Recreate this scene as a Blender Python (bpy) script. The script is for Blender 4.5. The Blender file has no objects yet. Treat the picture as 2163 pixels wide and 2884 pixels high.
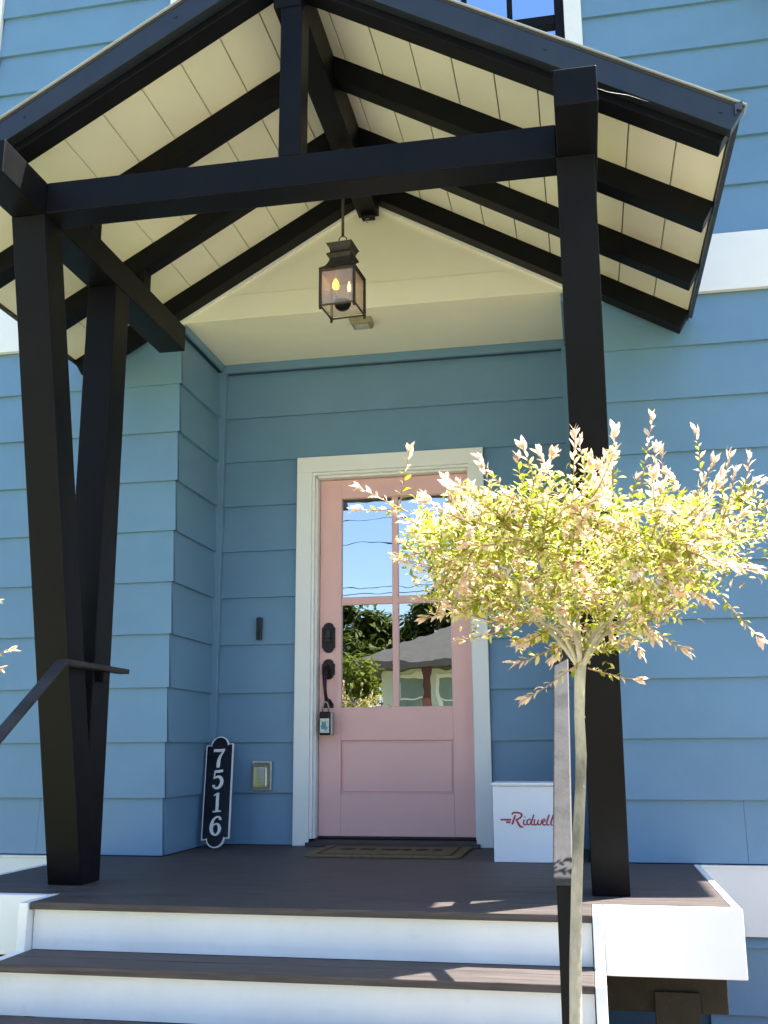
import bpy, bmesh, math, random
from mathutils import Vector, Matrix

# ------------------------------------------------------------------ camera, sky, sun, exposure
scene = bpy.context.scene
col = scene.collection
cam_data = bpy.data.cameras.new("camera")
cam = bpy.data.objects.new("camera", cam_data)
col.objects.link(cam)
scene.camera = cam
cam_data.sensor_fit = 'VERTICAL'
cam_data.sensor_height = 36.0
cam_data.lens = 36.0 * 2899.9 / 2884.0
cam_data.clip_start = 0.05
cam_data.clip_end = 2000
pi_, ya_, ro_ = math.radians(12.960), math.radians(10.882), math.radians(-0.337)
F = Vector((-math.sin(ya_) * math.cos(pi_), math.cos(ya_) * math.cos(pi_), math.sin(pi_)))
R0 = F.cross(Vector((0, 0, 1))).normalized()
U0 = R0.cross(F)
Rv = R0 * math.cos(ro_) + U0 * math.sin(ro_)
Uv = -R0 * math.sin(ro_) + U0 * math.cos(ro_)
cam.matrix_world = Matrix(((Rv.x, Uv.x, -F.x, 1.5185), (Rv.y, Uv.y, -F.y, -5.7443),
                           (Rv.z, Uv.z, -F.z, 0.5157), (0, 0, 0, 1)))

SUN = Vector((0.44, 0.17, 1.0)).normalized()
sun_elev = math.asin(SUN.z)
sun_rot = math.atan2(SUN.x, SUN.y)
world = bpy.data.worlds.new("World")
scene.world = world
world.use_nodes = True
wn = world.node_tree
sky = wn.nodes.new('ShaderNodeTexSky')
sky.sky_type = 'NISHITA'
sky.sun_disc = False
sky.sun_elevation = sun_elev
sky.sun_rotation = sun_rot
sky.air_density = 1.0
sky.dust_density = 1.4
sky.ozone_density = 5.0
bg = wn.nodes['Background']
bg.inputs['Strength'].default_value = 0.088
wn.links.new(sky.outputs[0], bg.inputs['Color'])

sun_data = bpy.data.lights.new("sun", 'SUN')
sun_data.energy = 5.0
sun_data.angle = math.radians(0.53)
sun_data.color = (1.0, 0.95, 0.87)
sun = bpy.data.objects.new("sun", sun_data)
col.objects.link(sun)
sun.rotation_euler = SUN.to_track_quat('Z', 'Y').to_euler()
sun.location = SUN * 40

scene.view_settings.view_transform = 'Standard'
scene.view_settings.look = 'None'
scene.view_settings.exposure = 2.30
scene.view_settings.gamma = 1.0
scene.view_settings.use_curve_mapping = False
scene.render.engine = 'CYCLES'
scene.cycles.max_bounces = 8
scene.cycles.diffuse_bounces = 5
scene.cycles.glossy_bounces = 4
scene.cycles.transparent_max_bounces = 8
scene.cycles.sample_clamp_indirect = 6.0
scene.cycles.use_denoising = True
random.seed(7)

# ------------------------------------------------------------------ materials
def new_mat(name):
    m = bpy.data.materials.new(name)
    m.use_nodes = True
    return m, m.node_tree, m.node_tree.nodes['Principled BSDF']

def paint(name, color, rough=0.5, var=0.08, scale=6.0, bump=0.05, bscale=120.0, metallic=0.0, stretch=(1, 1, 1), dirt=0.0, spec=0.4):
    """paint or stain: slow tone variation, fine relief, uneven gloss"""
    m, nt, b = new_mat(name)
    tc = nt.nodes.new('ShaderNodeTexCoord')
    mp = nt.nodes.new('ShaderNodeMapping')
    mp.inputs['Scale'].default_value = stretch
    nt.links.new(tc.outputs['Object'], mp.inputs['Vector'])
    n1 = nt.nodes.new('ShaderNodeTexNoise')
    n1.inputs['Scale'].default_value = scale
    n1.inputs['Detail'].default_value = 6
    n1.inputs['Roughness'].default_value = 0.65
    nt.links.new(mp.outputs[0], n1.inputs['Vector'])
    hs = nt.nodes.new('ShaderNodeHueSaturation')
    hs.inputs['Color'].default_value = (*color, 1)
    mr = nt.nodes.new('ShaderNodeMapRange')
    mr.inputs['From Min'].default_value = 0.3
    mr.inputs['From Max'].default_value = 0.7
    mr.inputs['To Min'].default_value = 1 - var
    mr.inputs['To Max'].default_value = 1 + var
    nt.links.new(n1.outputs['Fac'], mr.inputs['Value'])
    nt.links.new(mr.outputs[0], hs.inputs['Value'])
    last = hs.outputs['Color']
    if dirt > 0:
        n3 = nt.nodes.new('ShaderNodeTexNoise')
        n3.inputs['Scale'].default_value = scale * 5.3
        n3.inputs['Detail'].default_value = 8
        nt.links.new(tc.outputs['Object'], n3.inputs['Vector'])
        rp = nt.nodes.new('ShaderNodeMapRange')
        rp.inputs['From Min'].default_value = 0.62
        rp.inputs['From Max'].default_value = 0.78
        rp.inputs['To Max'].default_value = dirt
        nt.links.new(n3.outputs['Fac'], rp.inputs['Value'])
        mx = nt.nodes.new('ShaderNodeMixRGB')
        mx.inputs['Color2'].default_value = (0.16, 0.14, 0.11, 1)
        nt.links.new(rp.outputs[0], mx.inputs['Fac'])
        nt.links.new(last, mx.inputs['Color1'])
        last = mx.outputs[0]
    nt.links.new(last, b.inputs['Base Color'])
    n2 = nt.nodes.new('ShaderNodeTexNoise')
    n2.inputs['Scale'].default_value = bscale
    n2.inputs['Detail'].default_value = 4
    nt.links.new(mp.outputs[0], n2.inputs['Vector'])
    bp = nt.nodes.new('ShaderNodeBump')
    bp.inputs['Strength'].default_value = bump
    bp.inputs['Distance'].default_value = 0.004
    nt.links.new(n2.outputs['Fac'], bp.inputs['Height'])
    nt.links.new(bp.outputs[0], b.inputs['Normal'])
    r2 = nt.nodes.new('ShaderNodeMapRange')
    r2.inputs['To Min'].default_value = max(0.02, rough - 0.12)
    r2.inputs['To Max'].default_value = min(1, rough + 0.12)
    nt.links.new(n1.outputs['Fac'], r2.inputs['Value'])
    nt.links.new(r2.outputs[0], b.inputs['Roughness'])
    b.inputs['Metallic'].default_value = metallic
    b.inputs['Specular IOR Level'].default_value = spec
    return m

def glass_mirror(name, tint, wave=0.02, wscale=5.0, rough=0.0):
    """coated window glass over a dark room: mirror-like, slightly wavy"""
    m, nt, b = new_mat(name)
    b.inputs['Metallic'].default_value = 1.0
    b.inputs['Base Color'].default_value = (*tint, 1)
    b.inputs['Roughness'].default_value = rough
    tc = nt.nodes.new('ShaderNodeTexCoord')
    n = nt.nodes.new('ShaderNodeTexNoise')
    n.inputs['Scale'].default_value = wscale
    n.inputs['Detail'].default_value = 1.5
    nt.links.new(tc.outputs['Object'], n.inputs['Vector'])
    bp = nt.nodes.new('ShaderNodeBump')
    bp.inputs['Strength'].default_value = 1.0
    bp.inputs['Distance'].default_value = wave
    nt.links.new(n.outputs['Fac'], bp.inputs['Height'])
    nt.links.new(bp.outputs[0], b.inputs['Normal'])
    return m

def clear_glass(name, tint=(1, 1, 1), gloss=0.12, rough=0.02, milk=0.0):
    m, nt, b = new_mat(name)
    nt.nodes.remove(b)
    out = nt.nodes['Material Output']
    t = nt.nodes.new('ShaderNodeBsdfTransparent')
    t.inputs['Color'].default_value = (*tint, 1)
    g = nt.nodes.new('ShaderNodeBsdfGlossy')
    g.inputs['Roughness'].default_value = rough
    mx = nt.nodes.new('ShaderNodeMixShader')
    mx.inputs['Fac'].default_value = gloss
    nt.links.new(t.outputs[0], mx.inputs[1])
    nt.links.new(g.outputs[0], mx.inputs[2])
    last = mx
    if milk > 0:
        tl = nt.nodes.new('ShaderNodeBsdfTranslucent')
        tl.inputs['Color'].default_value = (0.85, 0.80, 0.78, 1)
        df = nt.nodes.new('ShaderNodeBsdfDiffuse')
        df.inputs['Color'].default_value = (0.78, 0.73, 0.66, 1)
        m2 = nt.nodes.new('ShaderNodeMixShader')
        nt.links.new(tl.outputs[0], m2.inputs[1]); nt.links.new(df.outputs[0], m2.inputs[2])
        m3 = nt.nodes.new('ShaderNodeMixShader')
        m3.inputs['Fac'].default_value = milk
        nt.links.new(mx.outputs[0], m3.inputs[1]); nt.links.new(m2.outputs[0], m3.inputs[2])
        last = m3
    nt.links.new(last.outputs[0], out.inputs['Surface'])
    return m

def emit(name, color, strength):
    m, nt, b = new_mat(name)
    b.inputs['Base Color'].default_value = (*color, 1)
    b.inputs['Emission Color'].default_value = (*color, 1)
    b.inputs['Emission Strength'].default_value = strength
    return m

def leaf_mat(name, c1, c2, trans=0.5):
    m, nt, b = new_mat(name)
    out = nt.nodes['Material Output']
    geo = nt.nodes.new('ShaderNodeTexCoord')
    n = nt.nodes.new('ShaderNodeTexNoise')
    n.inputs['Scale'].default_value = 38.0
    n.inputs['Detail'].default_value = 3
    nt.links.new(geo.outputs['Object'], n.inputs['Vector'])
    cr = nt.nodes.new('ShaderNodeValToRGB')
    cr.color_ramp.elements[0].position = 0.36
    cr.color_ramp.elements[0].color = (*c1, 1)
    cr.color_ramp.elements[1].position = 0.64
    cr.color_ramp.elements[1].color = (*c2, 1)
    nt.links.new(n.outputs['Fac'], cr.inputs['Fac'])
    nt.links.new(cr.outputs[0], b.inputs['Base Color'])
    b.inputs['Roughness'].default_value = 0.55
    b.inputs['Specular IOR Level'].default_value = 0.3
    tl = nt.nodes.new('ShaderNodeBsdfTranslucent')
    nt.links.new(cr.outputs[0], tl.inputs['Color'])
    mx = nt.nodes.new('ShaderNodeMixShader')
    mx.inputs['Fac'].default_value = trans
    nt.links.new(b.outputs[0], mx.inputs[1])
    nt.links.new(tl.outputs[0], mx.inputs[2])
    nt.links.new(mx.outputs[0], out.inputs['Surface'])
    return m

SIDING = paint('siding_blue_paint', (0.132, 0.252, 0.386), 0.36, 0.09, 1.6, 0.16, 200, dirt=0.05, spec=0.5)
WHITE = paint('white_trim_paint', (0.80, 0.80, 0.79), 0.45, 0.03, 3.0, 0.05, 200, dirt=0.04)
STEPWHITE = paint('white_riser_paint', (0.80, 0.81, 0.82), 0.42, 0.06, 3.0, 0.08, 120, dirt=0.08)
CREAM = paint('soffit_cream_paint', (0.84, 0.81, 0.66), 0.6, 0.04, 2.5, 0.08, 150, dirt=0.03)
GABLEC = paint('gable_panel_paint', (0.83, 0.80, 0.65), 0.6, 0.03, 2.0, 0.04, 220)
BLACK = paint('black_wood_stain', (0.0046, 0.0048, 0.0062), 0.45, 0.25, 5.0, 0.15, 60, stretch=(1, 1, 1), spec=0.12)
FASCIA = paint('dark_metal_fascia', (0.012, 0.016, 0.023), 0.36, 0.15, 6.0, 0.05, 90, spec=0.6)
DECK = paint('composite_deck_brown', (0.074, 0.061, 0.056), 0.55, 0.48, 9.0, 0.4, 34, stretch=(0.5, 7, 7), dirt=0.04, spec=0.22)
RAILM = paint('weathered_rail_black', (0.036, 0.036, 0.039), 0.55, 0.35, 9.0, 0.2, 80, dirt=0.02, spec=0.15)
PINK = paint('pink_door_paint', (0.80, 0.475, 0.450), 0.38, 0.035, 3.0, 0.06, 130)
THRESH = paint('dark_threshold', (0.022, 0.017, 0.020), 0.4, 0.2, 12, 0.1, 100)
BRONZE = paint('oil_rubbed_bronze', (0.020, 0.015, 0.014), 0.34, 0.3, 20, 0.1, 120, metallic=0.4)
LANT = paint('lantern_dark_copper', (0.040, 0.030, 0.022), 0.5, 0.35, 24, 0.2, 90, metallic=0.3)
SIGNB = paint('sign_black_gloss', (0.006, 0.007, 0.014), 0.25, 0.1, 8, 0.02, 100)
SIGNW = paint('sign_white_paint', (0.80, 0.80, 0.80), 0.45, 0.03, 30, 0.03, 100)
RED = paint('logo_red_print', (0.40, 0.035, 0.045), 0.5, 0.08, 40, 0.02, 100)
BOXW = paint('white_box_metal', (0.78, 0.80, 0.84), 0.38, 0.02, 5, 0.02, 160)
MATM = paint('coir_door_mat', (0.17, 0.12, 0.060), 0.95, 0.35, 90, 0.9, 260)
MATD = paint('coir_dark_print', (0.022, 0.016, 0.012), 0.95, 0.3, 90, 0.8, 260)
PLASTIC = paint('grey_clear_plastic', (0.42, 0.43, 0.41), 0.25, 0.12, 20, 0.05, 60, spec=0.7)
PLASTICL = paint('pale_outlet_face', (0.60, 0.60, 0.56), 0.3, 0.1, 20, 0.03, 60)
SENSOR = paint('beige_ceiling_box', (0.24, 0.21, 0.13), 0.5, 0.15, 20, 0.05, 80)
STEEL = paint('keybox_steel', (0.32, 0.32, 0.34), 0.35, 0.1, 30, 0.05, 100, metallic=0.7)
STICKER = paint('keybox_sticker', (0.55, 0.62, 0.50), 0.5, 0.35, 60, 0.02, 100)
STICKERB = paint('keybox_sticker_print', (0.10, 0.25, 0.36), 0.5, 0.35, 90, 0.02, 100)
BARK = paint('willow_bark', (0.33, 0.30, 0.235), 0.8, 0.60, 13, 0.9, 110, stretch=(1, 1, 0.45), dirt=0.75)
TWIG = paint('willow_twig', (0.30, 0.17, 0.10), 0.7, 0.3, 60, 0.2, 200)
RAWWOOD = paint('rough_brown_timber', (0.026, 0.021, 0.012), 0.8, 0.45, 12, 0.6, 50, stretch=(1, 1, 1), dirt=0.2)
LAWN = paint('dry_summer_lawn', (0.235, 0.240, 0.080), 0.95, 0.30, 1.2, 0.9, 60)
MULCH = paint('bark_mulch', (0.10, 0.065, 0.040), 0.95, 0.5, 18, 1.0, 70)
CONCRETE = paint('pale_concrete', (0.46, 0.43, 0.37), 0.85, 0.15, 3, 0.3, 90, dirt=0.2)
ASPHALT = paint('street_asphalt', (0.055, 0.055, 0.056), 0.9, 0.2, 3, 0.5, 150)
NWHITE = paint('neighbour_pale_siding', (0.55, 0.58, 0.55), 0.7, 0.06, 2, 0.1, 60)
NROOF = paint('neighbour_grey_shingle', (0.042, 0.041, 0.038), 0.9, 0.25, 8, 0.6, 30)
NWIN = paint('neighbour_window_glass_paint', (0.20, 0.27, 0.26), 0.3, 0.1, 3, 0.02, 50)  # flat grey-teal paint in place of glass that mirrored bright sky
NBROWN = paint('neighbour_brown_post', (0.09, 0.030, 0.022), 0.7, 0.2, 6, 0.2, 60)
TREEBARK = paint('street_tree_bark', (0.09, 0.07, 0.05), 0.9, 0.3, 9, 0.6, 30)
ROOFING = paint('dark_roofing', (0.03, 0.03, 0.032), 0.8, 0.2, 9, 0.4, 60)
CABLE = paint('black_cable', (0.012, 0.012, 0.013), 0.6, 0.1, 9, 0.0, 60)
DRIP = paint('drip_edge_metal', (0.10, 0.10, 0.105), 0.28, 0.1, 9, 0.02, 60, metallic=0.7)
CAPM = paint('sunlit_drip_metal', (0.42, 0.43, 0.44), 0.35, 0.08, 9, 0.02, 60)  # drip metal lightened so the cap reads as a sunlit edge
L_GREEN = leaf_mat('leaf_yellow_green', (0.18, 0.23, 0.014), (0.40, 0.44, 0.040), 0.55)
L_PALE = leaf_mat('leaf_cream', (0.54, 0.52, 0.14), (0.72, 0.67, 0.34), 0.45)
L_PINK = leaf_mat('leaf_pink_tip', (0.70, 0.47, 0.33), (0.80, 0.71, 0.60), 0.40)
L_TREE = leaf_mat('street_tree_leaf', (0.035, 0.065, 0.012), (0.10, 0.12, 0.025), 0.35)
L_BUSH = leaf_mat('bush_leaf', (0.10, 0.15, 0.018), (0.20, 0.22, 0.035), 0.45)
G_DOOR = glass_mirror('door_glass', (0.53, 0.535, 0.54), 0.0006, 5.0)
G_WIN = glass_mirror('window_glass', (0.46, 0.60, 0.74), 0.002, 2.0)
G_LANT = clear_glass('lantern_glass', (0.86, 0.84, 0.82), 0.05, 0.15, milk=0.26)
BULB = emit('lit_bulb', (1.0, 0.42, 0.028), 2.6)
BULBDIM = emit('lit_bulb_small', (1.0, 0.55, 0.30), 1.0)

# ------------------------------------------------------------------ mesh helpers
class MB:
    """collects shapes (world coordinates); build() links them as one mesh object"""
    def __init__(self):
        self.v, self.f, self.mi = [], [], []
    def add(self, vs, fs, mi=0):
        o = len(self.v)
        self.v += [tuple(p) for p in vs]
        for f in fs:
            self.f.append(tuple(i + o for i in f))
            self.mi.append(mi)
        return self
    def box(self, a, b, mi=0):
        x0, y0, z0 = a; x1, y1, z1 = b
        return self.hexa([(x0, y0, z0), (x1, y0, z0), (x1, y1, z0), (x0, y1, z0),
                          (x0, y0, z1), (x1, y0, z1), (x1, y1, z1), (x0, y1, z1)], mi)
    def hexa(self, p, mi=0):
        return self.add(p, [(3, 2, 1, 0), (4, 5, 6, 7), (0, 1, 5, 4), (1, 2, 6, 5), (2, 3, 7, 6), (3, 0, 4, 7)], mi)
    def prism(self, poly, axis, a, b, mi=0):
        """extrude a closed 2-D polygon along an axis from a to b"""
        n = len(poly)
        def P(q, t):
            if axis == 'y': return (q[0], t, q[1])
            if axis == 'x': return (t, q[0], q[1])
            return (q[0], q[1], t)
        vs = [P(q, a) for q in poly] + [P(q, b) for q in poly]
        fs = [tuple(range(n)), tuple(range(2 * n - 1, n - 1, -1))]
        fs += [(i, i + n, (i + 1) % n + n, (i + 1) % n) for i in range(n)]
        return self.add(vs, fs, mi)
    def tube(self, pts, radii, seg=8, mi=0, cap=True):
        pts = [Vector(p) for p in pts]
        if not hasattr(radii, '__len__'): radii = [radii] * len(pts)
        o = len(self.v)
        up = Vector((0.31, 0.27, 0.91))
        prev = None
        for i, p in enumerate(pts):
            d = (pts[min(i + 1, len(pts) - 1)] - pts[max(i - 1, 0)]).normalized()
            if prev is None:
                u = d.cross(up)
                if u.length < 0.05: u = d.cross(Vector((1, 0, 0)))
                u.normalize()
            else:
                u = (prev - d * prev.dot(d)).normalized()
            w = d.cross(u)
            prev = u
            for s in range(seg):
                a = 2 * math.pi * s / seg
                self.v.append(tuple(p + (u * math.cos(a) + w * math.sin(a)) * radii[i]))
        for i in range(len(pts) - 1):
            for s in range(seg):
                a = o + i * seg + s; b = o + i * seg + (s + 1) % seg
                self.f.append((a, b, b + seg, a + seg)); self.mi.append(mi)
        if cap:
            self.f.append(tuple(o + s for s in range(seg - 1, -1, -1))); self.mi.append(mi)
            e = o + (len(pts) - 1) * seg
            self.f.append(tuple(e + s for s in range(seg))); self.mi.append(mi)
        return self
    def loft_square(self, prof, cx, cy, yaw, mi=0, cap=True):
        """stack of squares: prof = [(half size, z), ...]"""
        o = len(self.v)
        c, s = math.cos(yaw), math.sin(yaw)
        for h, z in prof:
            for a, b in ((-1, -1), (1, -1), (1, 1), (-1, 1)):
                self.v.append((cx + h * (a * c - b * s), cy + h * (a * s + b * c), z))
        n = len(prof)
        for i in range(n - 1):
            for k in range(4):
                a = o + i * 4 + k; b = o + i * 4 + (k + 1) % 4
                self.f.append((a, b, b + 4, a + 4)); self.mi.append(mi)
        if cap:
            self.f.append((o + 3, o + 2, o + 1, o)); self.mi.append(mi)
            e = o + (n - 1) * 4
            self.f.append((e, e + 1, e + 2, e + 3)); self.mi.append(mi)
        return self
    def lathe(self, prof, center, seg=16, mi=0):
        o = len(self.v)
        for r, z in prof:
            for s in range(seg):
                a = 2 * math.pi * s / seg
                self.v.append((center[0] + r * math.cos(a), center[1] + r * math.sin(a), center[2] + z))
        for i in range(len(prof) - 1):
            for s in range(seg):
                a = o + i * seg + s; b = o + i * seg + (s + 1) % seg
                self.f.append((a, b, b + seg, a + seg)); self.mi.append(mi)
        return self
    def build(self, name, mat, parent=None, bevel=0.0, smooth=False, segs=2):
        me = bpy.data.meshes.new(name)
        base = Vector((0, 0, 0))
        p = parent
        while p is not None:
            base += p.location
            p = p.parent
        loc = Vector((0, 0, 0))
        if parent is None:                       # a thing made of one mesh: origin at the middle of its base
            xs = [v[0] for v in self.v]; ys = [v[1] for v in self.v]; zs = [v[2] for v in self.v]
            loc = Vector(((min(xs) + max(xs)) / 2, (min(ys) + max(ys)) / 2, min(zs)))
        off = base + loc
        me.from_pydata([(v[0] - off.x, v[1] - off.y, v[2] - off.z) for v in self.v], [], self.f)
        for m in (mat if isinstance(mat, (list, tuple)) else [mat]):
            me.materials.append(m)
        me.polygons.foreach_set('material_index', self.mi)
        bm = bmesh.new(); bm.from_mesh(me)
        bmesh.ops.recalc_face_normals(bm, faces=bm.faces)
        bm.to_mesh(me); bm.free()
        if smooth:
            me.polygons.foreach_set('use_smooth', [True] * len(me.polygons))
        me.update()
        o = bpy.data.objects.new(name, me)
        col.objects.link(o)
        o.location = loc
        if parent is not None: o.parent = parent
        if bevel > 0:
            md = o.modifiers.new('soft_edges', 'BEVEL')
            md.width = bevel; md.segments = segs; md.limit_method = 'ANGLE'
        return o

def thing(name, label, cat, loc, group=None):
    o = bpy.data.objects.new(name, None)
    col.objects.link(o)
    o.location = loc
    o['label'] = label; o['category'] = cat
    if group: o['group'] = group
    return o
def tag(o, label, cat, group=None):
    o['label'] = label; o['category'] = cat
    if group: o['group'] = group
    return o
def structure(o):
    o['kind'] = 'structure'
    return o
def B(a, b): return MB().box(a, b)
def copy_tree(o, parent=None):
    c = o.copy(); col.objects.link(c)
    if parent is not None: c.parent = parent
    for ch in list(o.children): copy_tree(ch, c)
    return c

# ------------------------------------------------------------------ ground
GZ = -0.80
structure(MB().box((-300, -300, GZ - 0.30), (300, 300, GZ)).build('ground', LAWN))
structure(MB().box((-0.43, -6.6, GZ), (1.30, -3.0, GZ + 0.008)).build('front_path', CONCRETE))
structure(MB().box((-60, -8.2, GZ), (60, -6.6, GZ + 0.012)).build('pavement', CONCRETE))
structure(MB().box((-60, -8.34, GZ - 0.02), (60, -8.2, GZ + 0.018)).build('kerb', CONCRETE))
structure(MB().box((-60, -12.0, GZ), (60, -8.34, GZ + 0.004)).build('road', ASPHALT))
structure(MB().box((1.32, -4.4, GZ), (6.0, -3.20, GZ + 0.03)).build('planting_bed', MULCH))
structure(MB().box((1.56, -3.19, GZ), (6.0, -0.70, GZ + 0.03)).build('planting_bed', MULCH))

# ------------------------------------------------------------------ house
YF, E, XC, XR = -0.668, 0.27659, -0.593, 1.502     # front siding plane, course height, recess sides
T, TT = 0.022, 0.003                               # plank proud at its foot and at its head
RAKE_X, RAKE_Z, RAKE_S, RAKE_O = -0.40, 9.09, 1.30, 0.45         # unseen main gable, shaped for its shadow edge on the deck
house = thing('house', 'blue lap-sided house with white trim and a pink front door', 'house', (0.458, 2.0, GZ))

def plank_front(x0, x1, z0, z1, y=YF, mitre_r=0.0, mitre_l=0.0, name='siding_plank', j=0.0):
    """one lap board facing -Y; its foot stands proud of the board below"""
    m = MB()
    lap = 0.012
    yb, yt, yk = y - j, y + T - TT, y + T + 0.004
    rt = x1 + mitre_r; lt = x0 + mitre_l
    m.hexa([(x0, yb, z0), (x1, yb, z0), (x1, yk, z0), (x0, yk, z0),
            (lt, yt, z1 + lap), (rt, yt, z1 + lap), (rt, yk, z1 + lap), (lt, yk, z1 + lap)])
    return m.build(name, SIDING, house)

rnd = random.Random(3)
def course(x0, x1, z0, z1, y=YF, mitre_r=0.0, mitre_l=0.0, joints=()):
    xs = [x0] + [x for x in joints if x0 < x < x1] + [x1]
    for i in range(len(xs) - 1):
        plank_front(xs[i] + (0.0007 if i else 0), xs[i + 1] - (0.0007 if i < len(xs) - 2 else 0), z0, z1, y,
                    mitre_r if i == len(xs) - 2 else 0, mitre_l if i == 0 else 0, j=rnd.uniform(0, 0.0012))

LJ = {0: (-1.282,), 1: (-0.640, -2.6), 2: (-3.1,), 4: (-2.2,), 6: (-2.9,), 8: (-2.1,)}
RJ = {0: (2.20,), 1: (3.2,), 3: (2.9,), 5: (3.6,), 7: (3.0,)}
for k in range(10):
    z0, z1 = k * E + 0.004, (k + 1) * E + 0.004
    course(-2.70, XC, z0, z1, mitre_r=-(T - TT), joints=LJ.get(k, ()))
    course(XR, 3.62, z0, z1, mitre_l=(T - TT), joints=RJ.get(k, ()))
    # back of the recess, either side of the door casing
    if z0 < 2.2:
        course(XC + 0.02, -0.1075, z0, z1, y=0.0)
        course(1.002, XR - 0.02, z0, z1, y=0.0)
    else:
        course(XC + 0.02, XR - 0.02, z0, z1, y=0.0)
    # recess returns
    for sgn, xx in ((1, XC), (-1, XR)):
        m = MB()
        xb, xt, xk = xx, xx - sgn * (T - TT), xx - sgn * (T + 0.004)
        ya, yb = YF, -0.03
        m.hexa([(xb, ya, z0), (xb, yb, z0), (xk, yb, z0), (xk, ya + 0.02, z0),
                (xt, ya + T - TT, z1 + .012), (xt, yb, z1 + .012), (xk, yb, z1 + .012), (xk, ya + 0.02, z1 + .012)])
        m.build('siding_plank', SIDING, house)
def rake_x(z): return (RAKE_Z - z) / RAKE_S - 0.12
BAND0, BAND1 = 2.768, 3.077
for k in range(20):
    z0, z1 = BAND1 + 0.004 + k * E, BAND1 + 0.004 + (k + 1) * E
    wa, wb = rake_x(z0), rake_x(z1)
    if wb < 0.25: break
    ra, rb = min(3.62, RAKE_X + wa), min(3.62, RAKE_X + wb)          # boards cut to the slope of the rake
    la, lb = max(-2.70, RAKE_X - wa), max(-2.70, RAKE_X - wb)
    if z0 < 5.3:
        course(-1.885, -0.758, z0, z1)
        course(la, -1.992, z0, z1)
        course(1.674, ra, z0, z1, mitre_r=rb - ra, joints={3: (3.35,)}.get(k, ()))
        if z1 < 3.9:
            course(-0.757, 1.673, z0, z1)
    elif z0 > 5.50:
        course(la, ra, z0, z1, mitre_r=rb - ra, mitre_l=lb - la)
# courses below the deck, right and left
for xa, xb in ((1.99, 3.62), (-2.70, -0.98)):
    course(xa, xb, -0.349, -0.302)
    course(xa, xb, -0.626, -0.349, joints=(2.33,))
    course(xa, xb, GZ, -0.626)
B((1.505, YF - 0.022, BAND0 - 0.002), (3.62, YF + 0.012, BAND1)).build('belly_band', WHITE, house, 0.002)
B((-2.70, YF - 0.022, BAND0 - 0.014), (XC, YF + 0.012, BAND1 - 0.012)).build('belly_band', WHITE, house, 0.002)
B((-0.75, YF - 0.004, 3.45), (1.66, YF + 0.012, 3.46)).build('flashing', WHITE, house)
for xa, xb in ((1.988, 3.62), (-2.70, -0.975)):
    B((xa, YF - 0.026, -0.30), (xb, YF + 0.012, -0.010)).build('base_board', WHITE, house, 0.002)
    B((xa, YF - 0.034, -0.010), (xb, YF + 0.012, -0.002)).build('base_cap', WHITE, house, 0.001)
B((-1.99, YF - 0.018, BAND1), (-1.887, YF + 0.012, 5.4)).build('corner_board', WHITE, house, 0.002)
# core walls behind the boards, so nothing shows through the joints
m = MB()
m.box((-2.70, YF + 0.0265, GZ), (XC - 0.0265, 6, 3.7)); m.box((XR + 0.0265, YF + 0.0265, GZ), (3.62, 6, 3.7))
m.box((XC - 0.0265, 0.16, GZ), (XR + 0.0265, 6, 2.86)); m.box((XC - 0.0265, YF + 0.0265, 2.87), (XR + 0.0265, 6, 3.7))
m.box((XC, 0.0266, 0.0), (-0.06, 0.159, 2.868)); m.box((0.96, 0.0266, 0.0), (XR, 0.159, 2.868)); m.box((-0.06, 0.0266, 2.16), (0.96, 0.159, 2.868))
m.prism([(-2.70, 3.7005), (3.60, 3.7005), (-0.40, 8.86), (-2.70, 5.88)], 'y', YF + 0.075, 6)
m.build('wall', paint('wall_backing', (0.05, 0.09, 0.13), 0.8), house)
for s in (-1, 1):
    x1 = RAKE_X + s * (3.98 if s > 0 else 2.75)
    z1 = RAKE_Z - RAKE_S * abs(x1 - RAKE_X)
    poly = [(RAKE_X, RAKE_Z - 0.16), (RAKE_X, RAKE_Z), (x1, z1), (x1, z1 - 0.16)]
    MB().prism(poly, 'y', YF - RAKE_O, 6.3).build('roof', ROOFING, house)

# recess trim, soffit and gable panel
for x, xe in ((XC - 0.021, XC + 0.028), (XR - 0.028, XR + 0.021)):
    B((x, -0.032, 0.0), (xe, 0.008, 2.79)).build('corner_strip', SIDING, house, 0.002)
B((XC + 0.001, -0.026, 2.785), (XR - 0.001, -0.001, 2.838)).build('frieze_board', SIDING, house, 0.002)
for x0, x1 in ((XC - 0.004, XC + 0.014), (XR - 0.014, XR + 0.004)):
    B((x0, YF + 0.012, 2.792), (x1, -0.0265, 2.838)).build('frieze_board', SIDING, house, 0.002)
B((XC - 0.02, YF + 0.002, 2.8385), (XR + 0.02, 0.02, 2.868)).build('porch_ceiling', CREAM, house)
B((XC, -0.014, 2.828), (XR, 0.0, 2.8383)).build('ceiling_bead', WHITE, house)
B((-0.615, YF - 0.018, 2.836), (1.515, YF + 0.0015, 2.981)).build('header_board', GABLEC, house, 0.002)
RX, RZ, RS = 0.467, 3.46, 0.575                    # underside line of the porch rafters
def zb(x): return RZ - RS * abs(x - RX)
gp = [(-0.36, 2.983), (1.30, 2.983), (1.30, zb(1.30) + 0.06), (RX, RZ + 0.06), (-0.36, zb(-0.36) + 0.06)]
MB().prism(gp, 'y', YF - 0.012, YF + 0.0015).build('gable_panel', GABLEC, house)
for s in (-1, 1):
    xa, xe = RX + s * 0.05, RX + s * 1.07
    pl = [(xa, zb(xa) + 0.02), (xa, zb(xa) - 0.013), (xe, zb(xe) - 0.013), (xe, zb(xe) + 0.02)]
    MB().prism(pl, 'y', YF - 0.030, YF - 0.0125).build('gable_bead', WHITE, house)

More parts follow.
